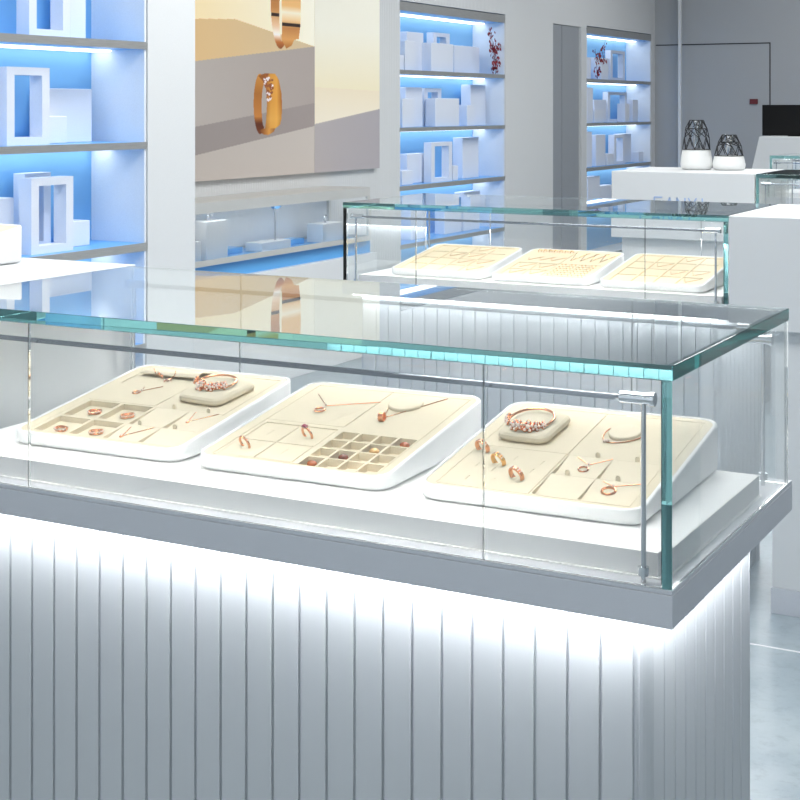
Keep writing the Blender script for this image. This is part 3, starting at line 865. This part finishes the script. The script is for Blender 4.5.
# ------------------------------------------------------------------ poster
def poster():
    Y0, Y1, Z0, Z1 = 5.50, 7.694, 1.012, 2.30
    t = thing('advert_poster', 'large cream and mauve poster showing two gold bangles on pale wall', 'poster', (WX + .001, Y0, Z0))
    def srgb(c): return [((x / 255) / 12.92 if x / 255 <= .04045 else ((x / 255 + .055) / 1.055) ** 2.4) for x in c]
    def lerp(a, b, t): t = max(0, min(1, t)); return [a[i] + (b[i] - a[i]) * t for i in range(3)]
    def inside(x, y, poly):
        c = False; n = len(poly); j = n - 1
        for i in range(n):
            if (poly[i][1] > y) != (poly[j][1] > y) and x < (poly[j][0] - poly[i][0]) * (y - poly[i][1]) / (poly[j][1] - poly[i][1]) + poly[i][0]: c = not c
            j = i
        return c
    GD, GM, GL, GW = (92, 38, 10), (190, 120, 45), (236, 180, 100), (255, 238, 205)
    def grad(stops, s):
        for (a, ca), (b, cb) in zip(stops, stops[1:]):
            if s <= b: return lerp(ca, cb, (s - a) / (b - a))
        return stops[-1][1]
    flick = [(random.uniform(116, 168), random.uniform(398, 545)) for _ in range(60)]
    def art(Y, z):
        s = (Y - 5.861) / 1.095
        # lower bangle, drawn in its own units
        x = 65 + (Y - 6.356) / .0095 * 5.333; y = 395 + (1.554 - z) / .00524 * 5.333
        if 50 < x < 225 and 380 < y < 735:
            band = [(88, 412), (128, 396), (178, 398), (198, 430), (212, 500), (216, 570), (213, 640), (205, 672), (182, 690), (124, 690), (130, 640), (134, 560), (130, 490), (112, 440)]
            tail = [(95, 700), (120, 690), (182, 682), (172, 708), (140, 727), (112, 722)]
            if inside(x, y, band):
                if x < 176 and y < 560 and x > 108:
                    for fx, fy in flick:
                        if (x - fx) ** 2 + (y - fy) ** 2 < 40 and (fx - 128) < 60 * (1 - (fy - 400) / 260): return (240, 225, 225) if (int(fx) % 2) else (150, 80, 40)
                k = (x - 120) / 95
                c = grad([(0, (150, 85, 30)), (.35, (214, 150, 62)), (.7, (226, 160, 66)), (1, (170, 100, 30))], k)
                return lerp(c, (246, 196, 104), .35 * (1 - abs(y - 640) / 90) if y > 550 else 0)
            if inside(x, y, tail): return grad([(0, (120, 60, 15)), (.6, (215, 150, 70)), (1, (150, 90, 35))], (x - 95) / 85)
            e = ((x - 98) / 34) ** 2 + ((y - 560) / 160) ** 2
            hole = ((x - 119) / 13) ** 2 + ((y - 570) / 112) ** 2
            if e < 1 and hole > 1: return grad([(0, (206, 140, 60)), (.3, (170, 105, 40)), (.68, (196, 126, 58)), (.8, GD), (1, (120, 60, 20))], (y - 410) / 320)
            if e < 1.0 and x < 90 and y < 450: return (215, 150, 70)
        # upper bangle
        x = 155 + (Y - 6.515) / .00987 * 5.333; y = 80 + (1.868 - z) / .00542 * 5.333
        if 140 < x < 325 and -330 < y < 270:
            band = [(212, -250), (290, -260), (312, -120), (316, 60), (312, 140), (304, 204), (280, 206), (266, 240), (236, 258), (212, 214), (214, 120), (210, -60)]
            if inside(x, y, band):
                if 122 < y < 138: return (40, 14, 4)
                return grad([(0, (232, 180, 120)), (.55, (238, 186, 118)), (.62, (255, 240, 215)), (.70, (244, 205, 150)), (.78, (196, 130, 70)), (.9, (222, 160, 92)), (1, (176, 108, 44))], (y + 250) / 510)
            e = ((x - 205) / 50) ** 2 + ((y - 20) / 240) ** 2
            hole = ((x - 212) / 12) ** 2 + ((y - 70) / 150) ** 2
            if e < 1 and hole > 1:
                if 76 < y < 92: return (45, 16, 5)
                return grad([(0, (140, 84, 40)), (.55, (196, 130, 66)), (.75, (240, 200, 160)), (.85, (255, 246, 236)), (.93, (190, 110, 50)), (1, (140, 74, 30))], (y + 220) / 480)
        if Y < 6.956:
            lower = 1.599 + .110 * s
            upper = 1.805 + .05 * s if Y < 6.175 else 1.822 - .113 * (Y - 6.175) / .781
            if z > upper: return lerp((250, 226, 178), (252, 246, 226), s + .3 * (z - 1.8))
            if z > lower: return lerp((222, 186, 134), (214, 192, 156), s)
            sh1, sh0 = 1.28 + .118 * s, 1.141 + .13 * s
            base = lerp((180, 170, 163), (172, 160, 154), s)
            if z > sh1: return base
            if z > sh0: return lerp((150, 140, 136), (158, 146, 142), s)
            return lerp((186, 176, 168), (196, 186, 178), s)
        s = (Y - 6.956) / .738
        if z < 1.281 + .083 * s: return lerp((176, 168, 168), (168, 162, 166), s)
        if z < 1.486 - .015 * s: return lerp((236, 222, 194), (240, 228, 206), (1.486 - z) * 6)
        return lerp((240, 228, 196), (242, 238, 222), (z - 1.486) * 3)
    for a, b in ((Y0, 6.9535), (6.9565, Y1)):
        ny, nz = max(2, int((b - a) / .0036)), int((Z1 - Z0) / .0036)
        vs = []; cols = []
        for j in range(nz + 1):
            for i in range(ny + 1):
                Y = a + (b - a) * i / ny; z = Z0 + (Z1 - Z0) * j / nz
                vs.append((.030, Y - Y0, z - Z0)); cols += [*srgb(art(Y, z)), 1.0]
        fs = [(j * (ny + 1) + i, j * (ny + 1) + i + 1, (j + 1) * (ny + 1) + i + 1, (j + 1) * (ny + 1) + i) for j in range(nz) for i in range(ny)]
        # sides and back give the board its thickness
        n0 = len(vs)
        for x, yy, zz in ((0, a - Y0, 0), (0, b - Y0, 0), (0, b - Y0, Z1 - Z0), (0, a - Y0, Z1 - Z0)):
            vs.append((x, yy, zz)); cols += [.6, .58, .54, 1]
        c = [0, ny, nz * (ny + 1) + ny, nz * (ny + 1)]
        for k in range(4): fs.append((c[k], n0 + k, n0 + (k + 1) % 4, c[(k + 1) % 4]))
        fs.append((n0 + 3, n0 + 2, n0 + 1, n0))
        me = bpy.data.meshes.new('poster_panel'); me.from_pydata(vs, [], fs); me.update()
        ca = me.color_attributes.new('print', 'FLOAT_COLOR', 'POINT'); ca.data.foreach_set('color', cols)
        me.materials.append(M['print'])
        o = bpy.data.objects.new('poster_panel', me); COL.objects.link(o); o.parent = t
    return t
poster()

# ------------------------------------------------------------------ wall showcase below the poster
X0, X1w, Y0, Y1, Z0, Z1 = -4.296, -4.02, 5.47, 7.136, .637, .932
t = thing('wall_showcase', 'long metal framed glass showcase below the bangle poster', 'showcase', (0, 0, 0))
mb = MB(); f = .022
for x in (X0, X1w - f):
    for y in (Y0, Y1 - f): mb.box(x, x + f, y, y + f, Z0 + .028, Z1 - .050)
mb.box(X0, X1w, Y0, Y1, Z1 - .050, Z1)
mb.box(X1w - .006, X1w, Y0, Y1, Z0, Z0 + .028); mb.box(X0, X1w - .006, Y1 - .006, Y1, Z0, Z0 + .028)
mb.build('frame', M['satin'], t)
mb = MB(); mb.box(X0, X1w - .008, Y0, Y1 - .008, Z0, Z0 + .012); mb.build('showcase_floor', M['blue_top'], t)
mb = MB(); mb.box(X1w - .014, X1w - .008, Y0 + f + .002, Y1 - f - .002, Z0 + .030, Z1 - .052); mb.build('front_pane', M['glass'], t)
mb = MB(); mb.box(X1w - .10, X1w - .05, Y0 + .04, Y1 - .04, Z1 - .056, Z1 - .0505); mb.build('light_strip', M['led_case'], t)
mb = MB(); mb.box(X0, X0 + .004, Y0 + f, Y1 - f, Z0 + .028, Z1 - .0505); mb.build('rear_panel', M['white'], t)
t = thing('wall_cabinet', 'low white cabinet with a blue recess under wall showcase', 'cabinet', (0, 0, 0))
mb = MB(); mb.box(X0, -4.02, Y0 - .1, 7.204, 0, .565); mb.build('cabinet_body', M['white'], t, bevel=.003)
mb = MB(); mb.box(X0, -4.05, Y0 - .1, 7.18, .5655, .6365); mb.build('blue_recess', M['blue_top'], t)
def pedestal(label, y0, y1, z1, d=.10):
    mb = MB(); mb.box(-4.20, -4.20 + d, y0, y1, Z0 + .0125, z1)
    return tag(mb.build('pedestal', M['white'], None, bevel=.002), label, 'pedestal', 'white pedestals in the wall showcase')
pedestal('low white pedestal next to the tall one in the wall showcase', 5.55, 5.66, .745)
pedestal('tall white pedestal in the wall showcase', 5.70, 5.877, .832)
pedestal('low broad white pedestal under the slim stand in the wall showcase', 6.172, 6.44, .694)
pedestal('white pedestal at the far end of the wall showcase', 6.757, 6.967, .748)
t = thing('necklace_stand', 'slim upright stand with pale blue crossbar on broad pedestal', 'display stand', (-4.15, 6.37, .694))
mb = MB(); mb.cyl((0, 0, 0), (0, 0, .16), .0045, 8); mb.build('stem', M['panel'], t, smooth=True)
mb = MB(); mb.loft([[(-.012, -.03, .172), (.012, -.03, .172), (.012, .045, .172), (-.012, .045, .172)], [(-.01, -.012, .16), (.01, -.012, .16), (.01, .02, .16), (-.01, .02, .16)]])
mb.build('crossbar', M['blue_top'], t)
for lb, y, z in (('silver ring on the tall white pedestal', 5.80, .832), ('small silver ring on the low pedestal next to the tall one', 5.60, .745), ('silver ring on the far end pedestal', 6.87, .748)):
    mb = MB(); n = 18
    mb.tube([(0, .020 * math.cos(2 * PI * i / n) * .9, .020 + .019 * math.sin(2 * PI * i / n)) for i in range(n + 1) if i < 15], .0035, 6)
    mb.cyl((0, 0, 0), (0, -.002, .012), .002, 6)
    tag(mb.build('ring', M['chrome'], None, smooth=True, loc=(-4.15, y, z)), lb, 'ring', 'silver rings in the wall showcase')
for lb, y0, y1 in (('flat blue plate between tall and broad pedestals', 5.93, 6.12), ('flat blue plate before the far end pedestal', 6.50, 6.70)):
    mb = MB(); mb.box(-4.26, -4.18, y0, y1, Z0 + .0125, Z0 + .040)
    tag(mb.build('display_plate', M['blue_top'], None, bevel=.002), lb, 'display plate', 'blue plates in the wall showcase')

# ------------------------------------------------------------------ wire topped vases
def vase(label, x, y, R, hb, rings):
    t = thing('wire_vase', label, 'vase', (x, y, 1.0765), 0, 'vases with black wire tops')
    mb = MB(); mb.lathe([(R * .80, 0), (R * .93, .004), (R * .99, .014), (R, .028), (R * .97, hb * .55), (R * .90, hb * .92), (R * .86, hb), (R * .80, hb + .002), (R * .78, hb - .012)], n=40)
    mb.build('body', M['vase'], t, smooth=True, angle=50)
    mb = MB(); n = 9; w = .0021
    P = []
    for q, (r, z, off) in enumerate(rings):
        P.append([(r * math.cos(2 * PI * (i + off) / n), r * math.sin(2 * PI * (i + off) / n), z) for i in range(n)])
        if q in (0, len(rings) - 1, len(rings) - 2):
            mb.tube([(r * math.cos(2 * PI * i / 36), r * math.sin(2 * PI * i / 36), z) for i in range(36)], w, 5, closed=True)
    for q in range(len(P) - 1):
        for i in range(n):
            mb.tube([P[q][i], P[q + 1][i]], w, 5); mb.tube([P[q][i], P[q + 1][(i - 1) % n]], w, 5)
    mb.build('wire_lattice', M['wire'], t)
    mb = MB(); mb.lathe([(rings[-1][0] * .55, hb - .008), (rings[-1][0] * .55, rings[-1][1] - .01), (rings[-1][0] * .75, rings[-1][1] + .002), (rings[-1][0] * .70, rings[-1][1] + .002), (rings[-1][0] * .48, rings[-1][1] - .012)], n=24)
    mb.build('inner_tube', M['chrome'], t, smooth=True)
    return t
vase('taller vase with white bowl and black wire dome on white counter', -2.087, 6.88, .075, .094, [(.066, .096, 0), (.060, .150, .5), (.052, .195, 0), (.033, .235, .5)])
vase('shorter vase with white bowl and black wire dome on white counter', -1.935, 6.90, .077, .066, [(.067, .068, 0), (.058, .112, .5), (.050, .132, 0), (.033, .166, .5)])

# ------------------------------------------------------------------ cash desk, monitor, sign
t = thing('cash_desk', 'pale grey cash desk with a slanted end, black monitor on top', 'desk', (-2.83, 10.9, 0))
mb = MB()
q = [(-.27, 0), (2.4, 0), (2.4, 1.158), (0, 1.158)]
mb.loft([[(x, y, z) for x, z in q] for y in (0, .75)])
mb.build('desk_body', M['white_soft'], t, bevel=.004)
t = thing('monitor', 'wide black monitor standing on the pale cash desk', 'monitor', (-2.86, 11.1, 1.158))
mb = MB(); mb.box(.0, .60, 0, .03, .004, .236); mb.build('screen_housing', M['black'], t, bevel=.004)
mb = MB(); mb.box(.20, .40, -.03, .12, 0, .005); mb.build('foot', M['black'], t)
mb = MB(); mb.box(-3.43, -3.36, 12.885, 12.8995, 1.405, 1.449)
tag(mb.build('wall_sign', M['red'], None), 'small dark red sign on the grey back wall near door joint', 'sign')

# ------------------------------------------------------------------ light
def area(name, loc, sx, sy, power, color=(1, 1, 1), rot=(0, 0, 0)):
    l = bpy.data.lights.new(name, 'AREA'); l.shape = 'RECTANGLE'; l.size = sx; l.size_y = sy; l.energy = power; l.color = color
    o = bpy.data.objects.new(name, l); o.location = loc; o.rotation_euler = rot; COL.objects.link(o); return o
for i, (x, y, p) in enumerate(((-1.2, 1.9, 60), (.9, 2.4, 16), (-1.8, 4.7, 72), (1.0, 5.2, 36), (-1.9, 8.2, 64), (1.0, 8.2, 36), (-2.2, 11.0, 34), (-.6, -1.2, 20))):
    area('ceiling_lamp', (x, y, H - .02), 1.6, 1.2, p, (1.0, .995, .98))
w = bpy.data.worlds.new('ambient_fill'); SC.world = w; w.use_nodes = True  # even ambient fill added from the unseen open side, brightens front faces
w.node_tree.nodes['Background'].inputs['Color'].default_value = (.88, .95, 1.0, 1)
w.node_tree.nodes['Background'].inputs['Strength'].default_value = 1.1

# ------------------------------------------------------------------ camera and view
cam = bpy.data.cameras.new('camera'); co = bpy.data.objects.new('camera', cam); COL.objects.link(co)
co.location = (0, 0, 1.37); co.rotation_euler = (PI / 2, 0, math.atan2(.473, .881))
cam.sensor_width = 36; cam.lens = 36 * 1476 / 800; cam.shift_y = -292 / 800; cam.clip_start = .05
SC.camera = co
SC.view_settings.view_transform = 'Standard'; SC.view_settings.look = 'None'; SC.view_settings.gamma = 1; SC.view_settings.exposure = 0
SC.view_settings.use_curve_mapping = False
cy = SC.cycles
cy.max_bounces = 24; cy.diffuse_bounces = 5; cy.glossy_bounces = 12; cy.transmission_bounces = 24; cy.transparent_max_bounces = 16; cy.volume_bounces = 0
cy.sample_clamp_indirect = 60; cy.caustics_reflective = False; cy.caustics_refractive = True; cy.blur_glossy = .5
cy.use_denoising = True; cy.denoiser = 'OPENIMAGEDENOISE'
